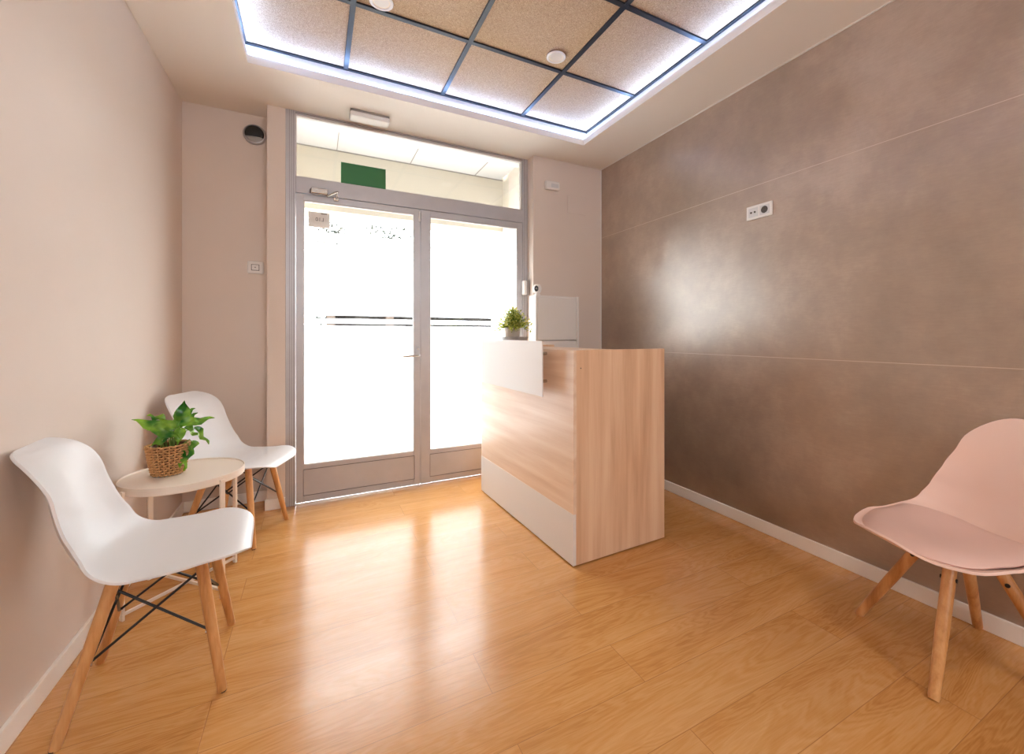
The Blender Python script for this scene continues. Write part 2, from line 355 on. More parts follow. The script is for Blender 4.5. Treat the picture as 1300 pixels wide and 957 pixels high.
# recessed downlights; those out of view are added, the rearmost lit as fill
dl = None
labs = {0: 'round white recessed downlight in the ceiling tray nearest the dark slab wall', 1: 'round white recessed downlight in the ceiling tray cut by the upper picture edge'}
for i, (x, y) in enumerate([(1.25, 2.153), (.285, 2.19), (1.25, .9), (.285, .9), (1.25, -.4), (.285, -.4)]):
    if dl is None:
        dl = empty('recessed_downlight', (x, y, ZT - .014))
        MB().lathe([(.040, .006), (.056, .004), (.056, .0), (.050, -.004), (.042, -.003), (.040, .002)], n=40).build('bezel', 'white', dl, smooth='auto')
        MB().lathe([(.0001, .006), (.025, .004), (.041, .001), (.041, .006), (.0001, .012)], n=40).build('diffuser', plain('opal_diffuser', srgb(240, 228, 210), .4), dl, smooth='auto')
        o = dl
    else: o = copy_tree(dl); o.location = (x, y, ZT - .014)
    tag(o, labs.get(i, 'round white recessed downlight added out of view in the ceiling tray'), 'ceiling light', 'recessed downlights in the ceiling tray')
    if i > 3:
        l = bpy.data.lights.new('downlight', 'AREA'); l.shape = 'DISK'; l.size = .08; l.energy = FILL_LAMP_POWER; l.color = FILL_LAMP_COLOR  # added fill source at the unseen rear downlights
        lo = bpy.data.objects.new('fill_lamp_light', l); COL.objects.link(lo); lo.location = (x, y, ZT - .03)

# baseboards
def base(name, x0, x1, y0, y1, lab): struct(MB().box(x0, x1, y0, y1, 0, .07).build(name, 'skirt', bevel=.002), lab, 'baseboard')
base('baseboard_left', XL, XL + .012, YR, YB, 'white skirting board along the long pinkish left wall')
base('baseboard_right', XR - .012, XR, YR, YP, 'white skirting board along the dark slab wall')
base('baseboard_back', XL + .012, XP, YB - .012, YB, 'white skirting board on the recessed wall behind the far white chair')
base('baseboard_pillar', XP - .012, FL - .002, YF - .012, YF, 'short white skirting block on the pillar beside the door frame')
base('baseboard_pier', FRX + .002, XR - .012, YP - .012, YP, 'white skirting board on the pier right of the entrance')
struct(MB().box(XR - .006, XR, YP - .006, YP, .07, ZC).build('trim_3', 'white'), 'thin white corner bead where pier meets the dark slab wall', 'trim')
struct(MB().box(XR - .008, XR, YR, YP - .006, ZC - .006, ZC).build('trim_4', 'white'), 'thin white bead along the top of the dark slab wall', 'trim')

# ------------------------------------------------------------ entrance: frame, transom, doors
fr = MB()
LJ, RJ = -.122, 1.579
fr.box(FL, LJ, YF, YF + .07, 0, ZC); fr.box(RJ, FRX, YF, YF + .07, 0, ZC)
fr.box(LJ, RJ, YF, YF + .07, 2.118, 2.228); fr.box(LJ, RJ, YF, YF + .07, 2.652, ZC)
fro = fr.build('trim_1', 'alu', bevel=.0015); struct(fro, 'grey brushed aluminium frame around the double doors and transom', 'door frame')
gr = MB()
for x in (FL + .022, FL + .034, FL + .046): gr.box(x, x + .0018, YF - .0006, YF + .002, 0, ZC)
gr.box(LJ, RJ, YF - .0006, YF + .002, 2.655, 2.659); gr.box(RJ + .014, RJ + .016, YF - .0006, YF + .002, 0, ZC)
gr.build('groove', 'alud', fro)
MB().box(LJ, RJ, YF + .01, YF + .06, 0, .006).build('threshold', 'steel', fro)
# transom
w = MB()
x0, x1, z0, z1 = LJ, RJ - .004, 2.228, 2.652
for a in ((x0, x1, z0, z0 + .006), (x0, x1, z1 - .006, z1), (x0, x0 + .006, z0, z1), (x1 - .006, x1, z0, z1)): w.box(a[0], a[1], YF + .012, YF + .03, a[2], a[3])
wo = w.build('window_1', 'white'); struct(wo, 'clear glass transom window above the double doors', 'window')
MB().box(x0, x1, YF + .035, YF + .041, z0, z1).build('glass_pane', 'glass', wo)
def leaf(name, X0, X1, gx0, gx1, gz0, gz1, lab):
    Y0, Y1 = YF + .003, YF + .048
    m = MB()
    top = 2.114
    m.box(X0, gx0, Y0, Y1, .012, top); m.box(gx1, X1, Y0, Y1, .012, top); m.box(gx0, gx1, Y0, Y1, gz1, top); m.box(gx0, gx1, Y0 + .004, Y1, .012, gz0)
    o = m.build(name, 'alu', bevel=.0015); struct(o, lab, 'door')
    k = MB(); e = .004      # kick panel mouldings
    k.box(gx0 - .002, gx1 + .002, Y0 - .001, Y0 + .006, gz0 - .034, gz0 - .031); k.box(gx0 - .002, gx1 + .002, Y0 - .001, Y0 + .006, .055, .058)
    k.box(gx0 - .004, gx0 - .001, Y0 - .001, Y0 + .006, .055, gz0 - .031); k.box(gx1 + .001, gx1 + .004, Y0 - .001, Y0 + .006, .055, gz0 - .031)
    k.build('kick_panel_groove', 'alud', o)
    bd = MB(); 
    for a in ((gx0, gx1, gz0, gz0 + .005), (gx0, gx1, gz1 - .005, gz1), (gx0, gx0 + .005, gz0, gz1), (gx1 - .005, gx1, gz0, gz1)): bd.box(a[0], a[1], Y0 + .008, Y0 + .022, a[2], a[3])
    bd.build('glazing_bead', 'white', o)
    MB().box(gx0, gx1, Y0 + .022, Y0 + .027, gz0, gz1).build('glass_pane', 'glass', o)
    f = MB(); zs = [(gz0 + .005, 1.219), (1.234, 1.268), (1.292, 1.732), (1.741, 1.794), (1.804, 1.868)]
    yf = Y0 + .0195
    for a, bb in zs: f.quad((gx0 + .005, yf, a), (gx1 - .005, yf, a), (gx1 - .005, yf, bb), (gx0 + .005, yf, bb))
    f.build('frosted_film', 'film', o)
    return o
d1 = leaf('door_1', LJ + .002, .7115, -.073, .665, .266, 2.071, 'left aluminium door leaf with frosted glass and a lever handle')
d2 = leaf('door_2', .7145, RJ - .002, .788, 1.530, .262, 2.067, 'right aluminium door leaf with frosted glass behind the counter')
# lever handle + outside pull (parts of door_1)
h = MB().box(.680, .704, YF - .004, YF + .003, .955, 1.075); h.build('handle_plate', 'alu', d1, bevel=.002)
MB().path([(.692, YF, .998), (.692, YF - .045, .998), (.684, YF - .052, .998), (.572, YF - .052, .992)], [.009, .009, .009, .008], 12).build('lever_handle', 'steel', d1, smooth='auto')
MB().lathe([(.009, 0), (.009, .012), (.004, .012)], n=16).xf(Matrix.Translation((.692, YF, 1.045)) @ Matrix.Rotation(R(90), 4, 'X')).build('lock_cylinder', 'steel', d1, smooth='auto')
MB().path([(.688, YF + .05, 1.06), (.66, YF + .085, 1.062), (.615, YF + .09, 1.05), (.60, YF + .09, 1.02), (.60, YF + .09, .80), (.615, YF + .09, .77), (.66, YF + .085, .758), (.688, YF + .05, .76)], .013, 12).build('pull_handle', 'steel', d1, smooth='auto')
MB().box(.697, .709, YF - .012, YF + .003, 2.018, 2.098).build('contact_sensor', 'white', d1, bevel=.002)
MB().box(.718, .722, YF - .008, YF + .003, 2.045, 2.085).build('contact_magnet', 'white', d2, bevel=.001)
# door closer
c = empty('door_closer', (-.03, YF - .002, 2.118))
MB().box(0, .105, -.045, 0, -.004, .036).build('body', 'steel', c, bevel=.006)
MB().lathe([(.016, -.006), (.016, 0), (.012, .004)], n=16).xf(Matrix.Translation((-.001, -.022, .016)) @ Matrix.Rotation(R(-90), 4, 'Y')).build('end_cap', 'alud', c)
MB().path([(.095, -.03, -.012), (.165, -.06, .022), ], .007, 8).build('arm', 'steel', c)
MB().path([(.165, -.06, .022), (.158, -.012, -.014)], .006, 8).build('arm', 'steel', c)
MB().box(.14, .172, -.014, 0, -.028, -.006).build('bracket', 'steel', c, bevel=.002)
tag(c, 'silver overhead door closer with folded arm above the left door leaf', 'door closer')
# green sign stuck on the transom
tag(MB().box(.158, .459, YF + .004, YF + .010, 2.226, 2.376).build('green_sign', 'green'), 'plain dark green rectangular sign standing on the transom bar', 'sign')
# paper notice, read from the street
pn = empty('paper_notice', (.0205, YF + .033, 1.955))
MB().box(-.0675, .0675, 0, .001, -.054, .054).build('sheet', 'paper', pn)
MB().box(.012, .05, -.0012, -.0004, .042, .048).build('printed_line', 'ink', pn)
tc = bpy.data.curves.new('lettering', 'FONT'); tc.body = 'L10'; tc.size = .036; tc.align_x = 'CENTER'; tc.align_y = 'CENTER'; tc.extrude = .0002
to = bpy.data.objects.new('lettering_curve', tc); COL.objects.link(to)
dg = bpy.context.evaluated_depsgraph_get(); me = bpy.data.meshes.new_from_object(to.evaluated_get(dg)); bpy.data.objects.remove(to)
lo = bpy.data.objects.new('lettering', me); COL.objects.link(lo); me.materials.clear(); me.materials.append(M['ink']); lo.parent = pn
lo.rotation_euler = (R(90), 0, R(180)); lo.location = (0.004, -.001, .002)
tag(pn, 'square paper notice reading L10 in reverse, stuck behind the left door glass', 'notice')

# ------------------------------------------------------------ porch and street outside
b = MB().box(-.5, 1.95, 3.9, 4.2, 2.18, 2.95); b.box(-.5, -.25, YB + .2, 4.2, -.012, 2.95); b.box(1.65, 1.95, YB + .2, 4.2, -.012, 2.95)
struct(b.build('wall_porch', 'cream'), 'cream porch walls and beam outside the entrance', 'wall')
so = MB().box(-.18, 1.627, YF + .071, 3.9, 2.69, 2.72).build('ceiling_porch', 'soffit'); struct(so, 'white panelled porch ceiling seen through the transom', 'ceiling')
sm = MB()
for x in (.156, .752, 1.358): sm.box(x - .003, x + .003, YF + .071, 3.9, 2.686, 2.6905)
sm.box(-.25, 1.65, 3.893, 3.9, 2.682, 2.69); sm.build('seam', 'seam', so)
struct(MB().box(-14, 14, 3.34, 30, -.20, -.012).build('floor_street', 'pave'), 'pale pavement outside the entrance', 'pavement')
def leafcloud(n, c, rad, size, rnd):
    m = MB()
    for _ in range(n):
        while True:
            p = Vector((rnd.uniform(-1, 1), rnd.uniform(-1, 1), rnd.uniform(-1, 1)))
            if .25 < p.length < 1: break
        p = Vector((c[0] + p.x * rad[0], c[1] + p.y * rad[1], c[2] + p.z * rad[2]))
        d = Vector((rnd.gauss(0, 1), rnd.gauss(0, 1), rnd.gauss(0, 1))).normalized(); u = d.orthogonal().normalized(); v = d.cross(u)
        s = size * rnd.uniform(.6, 1.3)
        m.quad(p - u * s, p + v * s * .5, p + u * s, p - v * s * .5)
    return m
rnd = random.Random(3)
t = empty('street_tree', (1.75, 12, 0))
MB().path([(0, 0, -.012), (.03, 0, 1.8), (-.05, 0, 3.2)], [.12, .1, .07], 10).build('trunk', 'bark', t, smooth=True)
leafcloud(650, (0, 0, 3.88), (.62, .5, .50), .05, rnd).build('crown', 'tree', t)
tag(t, 'leafy street tree seen faintly through the left door glass, right of the paper notice', 'tree', 'street trees outside')
t = empty('street_tree', (.32, 12.2, 0))
MB().path([(0, 0, -.012), (.03, 0, 1.8), (-.05, 0, 3.2)], [.12, .1, .07], 10).build('trunk', 'bark', t, smooth=True)
leafcloud(480, (0, 0, 3.80), (.42, .45, .44), .05, rnd).build('crown', 'tree', t)
tag(t, 'leafy street tree seen faintly behind the paper notice', 'tree', 'street trees outside')
h = empty('hedge', (3.5, 15.2, 0))
MB().box(-3.2, 3.2, -.25, .25, -.012, 1.98).build('branches', 'hedge', h)
mm = MB()
for _ in range(7000):
    p = Vector((rnd.uniform(-3.5, 3.5), rnd.uniform(-.4, .4), rnd.uniform(0, 2.15))); d = Vector((rnd.gauss(0, 1), rnd.gauss(0, 1), rnd.gauss(0, 1))).normalized(); u = d.orthogonal().normalized(); v = d.cross(u); s = .07
    mm.quad(p - u * s, p + v * s * .6, p + u * s, p - v * s * .6)
mm.build('foliage', 'hedge', h)
tag(h, 'dark hedge across the street glimpsed through the clear stripes of the door film', 'hedge')

# ------------------------------------------------------------ wall and ceiling fixtures
def round_cap(r0, r1, y0, y1, n=48): return MB().lathe([(r0, y0), (r1, y1)], n=n)
f = empty('bulkhead_lamp', (-.374, YB, 2.532))
RX = Matrix.Rotation(R(90), 4, 'X')
MB().lathe([(.068, 0), (.068, .018), (.064, .026), (.058, .028), (.056, .02), (.0001, .02)], n=48).xf(RX).build('housing', 'alu', f, smooth='auto')
def halfdome(r, h, a0, a1, n=28, k=6):
    m = MB(); rows = []
    chord = -.018
    for i in range(k + 1):
        rr = r * i / k; row = []
        for j in range(n + 1):
            a = a0 + (a1 - a0) * j / n; x = rr * math.cos(a); z = chord + (rr * math.sin(a)) * ((r - chord * (1 if a1 > a0 else -1) * (1 if a1 > a0 else 1)) / r)
            row.append((x, -.02 - h * math.sqrt(max(0, 1 - (i / k) ** 2)), z))
        rows.append(row)
    for i in range(k):
        for j in range(n): m.quad(rows[i][j], rows[i + 1][j], rows[i + 1][j + 1], rows[i][j + 1])
    return m
def clipdisc(r, h, zlo, zhi, n=24, k=24):
    m = MB()
    P = lambda i, j: None
    rows = []
    for i in range(k + 1):
        z = zlo + (zhi - zlo) * i / k; hw = math.sqrt(max(0, r * r - z * z)); row = []
        for j in range(n + 1):
            x = -hw + 2 * hw * j / n; d = min(1, (x * x + z * z) / (r * r)); row.append((x, -.02 - h * math.sqrt(max(0, 1 - d)), z))
        rows.append(row)
    for i in range(k):
        for j in range(n): m.quad(rows[i][j], rows[i][j + 1], rows[i + 1][j + 1], rows[i + 1][j])
    return m
clipdisc(.0565, .018, -.022, .0565).build('visor', 'blackp', f, smooth=True)
clipdisc(.0565, .012, -.0565, -.022).build('diffuser', 'grey', f, smooth=True)
tag(f, 'round wall bulkhead lamp with a black upper half high on the recessed wall', 'wall lamp')
# call plate / thermostat
f = empty('wall_switch', (-.369, YB, 1.617))
MB().box(-.047, .047, -.022, 0, -.044, .044).build('plate', 'white', f, bevel=.010, seg=4)
MB().box(-.0235, .0235, -.0235, -.021, -.022, .020).build('button_surround', 'hole', f, bevel=.001)
MB().box(-.0205, .0205, -.027, -.022, -.019, .017).build('button', 'white', f, bevel=.003)
MB().lathe([(.0045, 0), (.0045, .001)], n=16).xf(Matrix.Translation((0, -.027, -.001)) @ RX).build('indicator', 'grey', f)
tag(f, 'square white wall switch with a small central button on the recessed wall', 'switch')
# emergency light on ceiling above the transom
f = empty('emergency_light', (.33, 3.13, ZC))
MB().box(-.125, .125, -.05, .05, -.014, 0).build('base', 'grey', f, bevel=.004)
MB().box(-.128, .128, -.052, .052, -.044, -.012).build('cover', 'white', f, bevel=.012, seg=3)
tag(f, 'slim white emergency light fixed to the ceiling above the transom', 'emergency light')
# alarm sensor
f = empty('alarm_sensor', (1.795, YP, 2.43))
MB().box(-.068, .068, -.045, 0, -.036, .036).build('body', 'white', f, bevel=.014, seg=4)
MB().box(-.02, .05, -.047, -.044, -.022, .012).build('sensor_window', 'soffit', f, bevel=.001)
tag(f, 'small white rounded alarm sensor high on the pier', 'sensor')
f = empty('blank_cover_plate', (2.06, YP, 2.305))
MB().box(-.098, .098, -.006, 0, -.080, .080).build('plate', 'wall', f, bevel=.003)
tag(f, 'square blank cover plate painted like the wall on the pier', 'cover plate')
# wall box beside the door jamb
f = empty('access_reader', (1.603, YF, 1.557))
MB().box(-.035, -.008, -.055, 0, -.062, .060).build('cover', 'white', f, bevel=.008, seg=3)
MB().box(-.008, .022, -.048, 0, -.062, .066).build('body', 'grey', f, bevel=.003)
tag(f, 'small white and grey box fixed to the right door jamb above the cabinet', 'access reader')
# socket plate on slab wall
f = empty('wall_socket', (XR, 1.613, 1.881))
MB().box(-.011, 0, -.081, .081, -.041, .041).build('frame', 'white', f, bevel=.004, seg=3)
MB().box(-.0125, -.010, .006, .066, -.027, .027).build('aerial_insert', 'soffit', f, bevel=.001)
MB().box(-.0125, -.010, -.066, -.006, -.027, .027).build('power_insert', 'soffit', f, bevel=.001)
RY = Matrix.Rotation(R(-90), 4, 'Y')
for y in (.048, .024):
    MB().lathe([(.0055, 0), (.0055, .004), (.003, .004), (.003, .001), (.0001, .001)], n=20).xf(Matrix.Translation((-.012, y, 0)) @ RY).build('aerial_jack', 'hole', f, smooth='auto')
MB().lathe([(.0205, 0), (.0205, .0012), (.018, .0012), (.018, .0004), (.0001, .0004)], n=32).xf(Matrix.Translation((-.0125, -.036, 0)) @ RY).build('socket_well', 'hole', f, smooth='auto')
for z in (-.0075, .0075):
    MB().lathe([(.0028, 0), (.0028, .0006), (.0001, .0006)], n=12).xf(Matrix.Translation((-.0129, -.036, z)) @ RY).build('pin_hole', 'blackp', f)
tag(f, 'white double socket plate on the dark slab wall', 'socket')

# ------------------------------------------------------------ reception counter
cr = empty('reception_counter', (1.13, 1.776, 0), R(2.0))
CW, CL, CH = .622, 1.198, 1.075
MB().box(0, .019, 0, CL, .262, CH).build('front_panel', 'desk_lit_h', cr, bevel=.0008)
MB().box(-.001, .017, 0, CL, .008, .262).build('base_band', 'white', cr, bevel=.0008)
MB().box(.017, CW, .0, .019, .008, .262).box(.0192, CW, 0, .019, .262, CH).build('side_panel', 'desk_shaded_v', cr)
MB().box(.017, CW, CL - .019, CL, .008, CH).build('side_panel', 'desk_shaded_v', cr)
MB().box(.02, .30, .02, CL - .02, CH - .020, CH - .001).build('upper_ledge', 'desk_lit_h', cr)
MB().box(.28, .30, .02, CL - .02, .74, CH - .020).build('ledge_riser', 'desk_shaded_v', cr)
MB().box(.02, CW - .01, .02, CL - .02, .715, .74).build('worktop', 'desk_lit_h', cr)
MB().box(.02, CW - .02, .02, CL - .02, 0, .010).build('plinth', 'blackp', cr)
hp = MB().box(-.075, -.069, .178, 1.005, .828, 1.121).build('hanging_panel', 'white', cr, bevel=.001)
for y in (.26, .93):
    for z in (.90, 1.05): MB().lathe([(.009, 0), (.009, .069)], n=16).xf(Matrix.Translation((-.069, y, z)) @ Matrix.Rotation(R(90), 4, 'Y')).build('standoff', 'steel', hp, smooth='auto')
MB().lathe([(.003, 0), (.003, .001)], n=10).xf(Matrix.Translation((.045, 0, .985)) @ RX).build('screw_cap', 'blackp', cr)
tag(cr, 'washed oak reception counter with a white base band and a hanging white panel', 'reception counter')

# plant on counter
def bushy(loc):
    p = empty('potted_plant', loc)
    MB().lathe([(.0001, 0), (.040, 0), (.044, .004), (.056, .118), (.058, .122), (.053, .122), (.050, .105), (.0001, .105)], n=36).build('pot', 'pot', p, smooth='auto')
    MB().lathe([(.0001, .108), (.050, .107)], n=24).build('soil', 'soil', p)
    r = random.Random(11); st = MB(); lf = MB()
    for i in range(140):
        a = r.uniform(0, 6.283); tilt = abs(r.gauss(0, .75)); tilt = min(tilt, 1.5); ln = r.uniform(.09, .150) * (1 - .28 * tilt / 1.45)
        b0 = Vector((math.cos(a) * .022 * tilt, math.sin(a) * .022 * tilt, .11))
        pts = []
        for k in range(6):
            u = k / 5; tt = tilt * (.5 + .6 * u); pts.append(b0 + Vector((math.cos(a) * math.sin(tt), math.sin(a) * math.sin(tt), math.cos(tt))) * ln * u)
        st.path(pts, [.0012] * 6, 4, False)
        for k in range(1, 6):
            for q in range(4):
                c = pts[k]; d = (pts[k] - pts[k - 1]).normalized(); side = Vector((r.gauss(0, 1), r.gauss(0, 1), r.gauss(0, .6))).normalized()
                d2 = (d * .6 + side).normalized(); n_ = d2.cross(Vector((r.gauss(0, 1), r.gauss(0, 1), 1))).normalized(); L_ = r.uniform(.014, .024); w_ = L_ * .24
                lf.quad(c, c + d2 * L_ * .5 + n_ * w_, c + d2 * L_, c + d2 * L_ * .5 - n_ * w_)
    st.build('stems', 'stem', p); lf.build('foliage', 'bush', p)
    return p
tag(bushy((1.215, 2.70, 1.082)), 'small bushy yellow-green plant in a beige pot on the counter', 'potted plant')
f = MB().lathe([(.0001, 0), (.085, 0), (.105, .012), (.128, .064), (.132, .066), (.130, .060), (.108, .010), (.0001, .006)], (0, 0), 40, sx=.62, sy=1).build('grey_tray', 'grey', smooth='auto')
f.location = (1.215, 2.66, 1.0745); tag(f, 'shallow oval grey tray on the counter around the plant pot', 'tray')

# slim white cabinet behind the counter
f = empty('slim_cabinet', (1.581, 3.05, 0))
W, D, Hc = .408, .120, 1.478
MB().box(0, .018, 0, D, 0, Hc).box(W - .018, W, -.012, D, 0, Hc).box(.018, W - .018, .004, D, Hc - .018, Hc - .001).box(.018, W - .018, .01, D, 0, .06).box(.018, W - .018, D - .01, D, .06, Hc - .018).build('body', 'white', f, bevel=.001)
MB().box(.020, W - .020, -.004, .012, 1.112, Hc - .020).build('door', 'white', f, bevel=.001)
MB().box(.020, W - .020, -.004, .012, .59, 1.106).build('door', 'white', f, bevel=.001)
MB().box(.020, W - .020, -.004, .012, .065, .584).build('door', 'white', f, bevel=.001)
tag(f, 'slim tall white cabinet against the pier behind the counter', 'cabinet')
# security camera
f = empty('security_camera', (1.625, 3.11, 1.478))
MB().lathe([(.0001, 0), (.026, 0), (.027, .006), (.022, .016), (.015, .022), (.0001, .022)], n=28).build('base', 'white', f, smooth='auto')
MB().lathe([(.0001, .016), (.020, .020), (.033, .036), (.037, .055), (.034, .074), (.022, .090), (.0001, .096)], n=32).build('head', 'white', f, smooth=True)
d = Vector((-.62, -.78, .0)).normalized()
rot = d.to_track_quat('Z', 'Y').to_matrix().to_4x4()
MB().lathe([(.0245, .024), (.0245, .034), (.018, .0375), (.0001, .0395)], n=28, sx=.72).xf(Matrix.Translation((0, 0, .056)) @ rot).build('lens_face', 'lens', f, smooth='auto')
MB().lathe([(.006, .038), (.006, .041), (.0001, .042)], n=16).xf(Matrix.Translation((0, 0, .056)) @ rot).build('lens', 'steel', f, smooth='auto')
tag(f, 'small white dome security camera standing on the slim white cabinet', 'security camera')

# ------------------------------------------------------------ chairs
def catmull(pts, n):
    P = [Vector(p) for p in pts]; P = [P[0] * 2 - P[1]] + P + [P[-1] * 2 - P[-2]]; out = []
    for i in range(1, len(P) - 2):
        for k in range(n):
            t = k / n; a, b, c, d = P[i - 1:i + 3]
            out.append(.5 * ((2 * b) + (c - a) * t + (2 * a - 5 * b + 4 * c - d) * t * t + (3 * b - a - 3 * c + d) * t ** 3))
    out.append(P[-2]); return out
def interp(tab, t):
    for (a, va), (b, vb) in zip(tab, tab[1:]):
        if t <= b:
            u = (t - a) / (b - a); u = u * u * (3 - 2 * u); return va + (vb - va) * u
    return tab[-1][1]
def shell(name, prof, wtab, ctab, mat, parent, Rf, Rb, thick=.007, power=2.2, t0=0, t1=1, off=0, inset=0, ns=28, nt=64, off_fn=None):
    C = catmull(prof, 14); L = [0]
    for a, b in zip(C, C[1:]): L.append(L[-1] + (b - a).length)
    T = L[-1]
    def at(s):
        s = max(0, min(T, s))
        for i in range(len(L) - 1):
            if s <= L[i + 1]:
                u = (s - L[i]) / (L[i + 1] - L[i] + 1e-9); return C[i].lerp(C[i + 1], u), (C[i + 1] - C[i]).normalized()
        return C[-1], (C[-1] - C[-2]).normalized()
    s0, s1 = t0 * T, t1 * T
    S_ = []
    for i in range(13): S_.append(s0 + Rf * (1 - math.cos(math.pi / 2 * i / 12)))
    for i in range(1, nt): S_.append(s0 + Rf + (s1 - Rb - s0 - Rf) * i / nt)
    for i in range(13): S_.append(s1 - Rb + Rb * math.sin(math.pi / 2 * i / 12))
    m = MB(); rows = []
    for s in S_:
        p, tg = at(s); tg = sum((at(s + e)[1] * wgt for e, wgt in ((-.09, .4), (-.06, .7), (-.03, .9), (0, 1), (.03, .9), (.06, .7), (.09, .4))), Vector((0, 0))).normalized()
        N_ = Vector((tg.y, -tg.x)); w = interp(wtab, s / T) - inset
        c = interp(ctab, s / T)
        d0, d1 = s - s0, s1 - s
        fac = 1
        wc = w
        if d0 < Rf: q = 1 - d0 / Rf; wc = w - Rf * (1 - math.sqrt(max(0, 1 - q ** 2))) * min(1, w / Rf)
        if d1 < Rb: q = 1 - d1 / Rb; wc = w - Rb * (1 - math.sqrt(max(0, 1 - q ** 2))) * min(1, w / Rb)
        wc = max(wc, .002)
        row = []
        for j in range(ns + 1):
            u = -1 + 2 * j / ns; u = math.sin(u * math.pi / 2) * .5 + u * .5
            x = u * wc; k = abs(x / (w + inset)) ** power * c + off
            if off_fn: k += off_fn(abs(u), (s - s0) / (s1 - s0))
            row.append((x, p.x + N_.x * k, p.y + N_.y * k))
        rows.append(row)
    for a, b in zip(rows, rows[1:]):
        for j in range(ns): m.quad(a[j], a[j + 1], b[j + 1], b[j])
    o = m.build(name, mat, parent, smooth=True, weld=True)
    so = o.modifiers.new('thickness', 'SOLIDIFY'); so.thickness = thick; so.offset = 0; so.use_rim = True
    bv = o.modifiers.new('bevel', 'BEVEL'); bv.width = thick * .3; bv.segments = 2; bv.limit_method = 'ANGLE'; bv.angle_limit = R(50)
    return o

def white_chair():
    c = empty('shell_chair', (0, 0, 0))
    prof = [(.262, .412), (.257, .427), (.234, .439), (.17, .446), (.09, .438), (.01, .428), (-.07, .428), (-.135, .448), (-.180, .495), (-.206, .56), (-.222, .635), (-.238, .71), (-.262, .775), (-.300, .818)]
    wt = [(0, .222), (.12, .236), (.35, .243), (.5, .238), (.66, .224), (.84, .206), (1, .188)]
    ct = [(0, .0), (.2, .004), (.36, .016), (.58, .062), (.80, .046), (1, .014)]
    shell('seat_shell', prof, wt, ct, 'shell', c, .132, .11)
    tops = [(.118, .125, .412), (-.118, .125, .412), (.112, -.085, .402), (-.112, -.085, .402)]
    feet = [(.187, .188, 0), (-.187, .188, 0), (.185, -.188, 0), (-.185, -.188, 0)]
    def on(i, z):
        a, b = Vector(tops[i]), Vector(feet[i]); t = (a.z - z) / (a.z - b.z); return a.lerp(b, t)
    for i in range(4):
        a, b = Vector(tops[i]), Vector(feet[i]); d = (b - a).normalized()
        l = MB().path([a, a + d * .02, a.lerp(b, .5), b - d * .006, b], [.0165, .0172, .0158, .0132, .0115], 14).build('leg', 'leg', c, smooth='auto')
        MB().path([b + d * 0, b + Vector((0, 0, .004))], [.0110, .0118], 12).build('glide', 'blackp', l)
        q = on(i, .19); MB().path([q + Vector((0, 0, 0)), q + Vector((0, -.0175 if q.y > 0 else .0175, 0))], .006, 8).build('bolt', 'steel', l)
        q = on(i, .385); inn = Vector((-q.x, -q.y, 0)).normalized()
        MB().path([q + inn * .008 + Vector((0, 0, .028)), q + inn * .012 + Vector((0, 0, -.03))], [.0165, .006], 8).build('bracket', 'black', l)
    rod = MB()
    def r_(i, zi, j, zj):
        a, b = on(i, zi), on(j, zj); m = Vector((0, 0, 0)); ia = Vector((-a.x, -a.y, 0)).normalized() * .016; ib = Vector((-b.x, -b.y, 0)).normalized() * .016
        rod.path([a + ia * .2, a + ia, b + ib, b + ib * .2], .0040, 8)
    for i, j in ((0, 1), (2, 3), (0, 2), (1, 3)): r_(i, .372, j, .19); r_(i, .19, j, .372)
    rod.build('wire_brace', 'black', c, smooth='auto')
    ud = MB()
    for i in range(4):
        a = Vector(tops[i]); ud.path([a + Vector((0, 0, -.018)), Vector((a.x * .9, a.y * .9, .405)), Vector((0, .015, .404))], .0045, 8)
    ud.build('seat_mount', 'black', c)
    return c
near = white_chair(); near.location = (-.470, 1.855, 0); near.rotation_euler = (0, 0, R(-90 + 4.5))
tag(near, 'white moulded shell chair nearest the viewer with beech legs, by the side table', 'chair', 'white shell chairs')
far = copy_tree(near); far.location = (-.405, 2.965, 0); far.rotation_euler = (0, 0, R(-90 - 21))
tag(far, 'white moulded shell chair by the door pillar behind the side table', 'chair', 'white shell chairs')

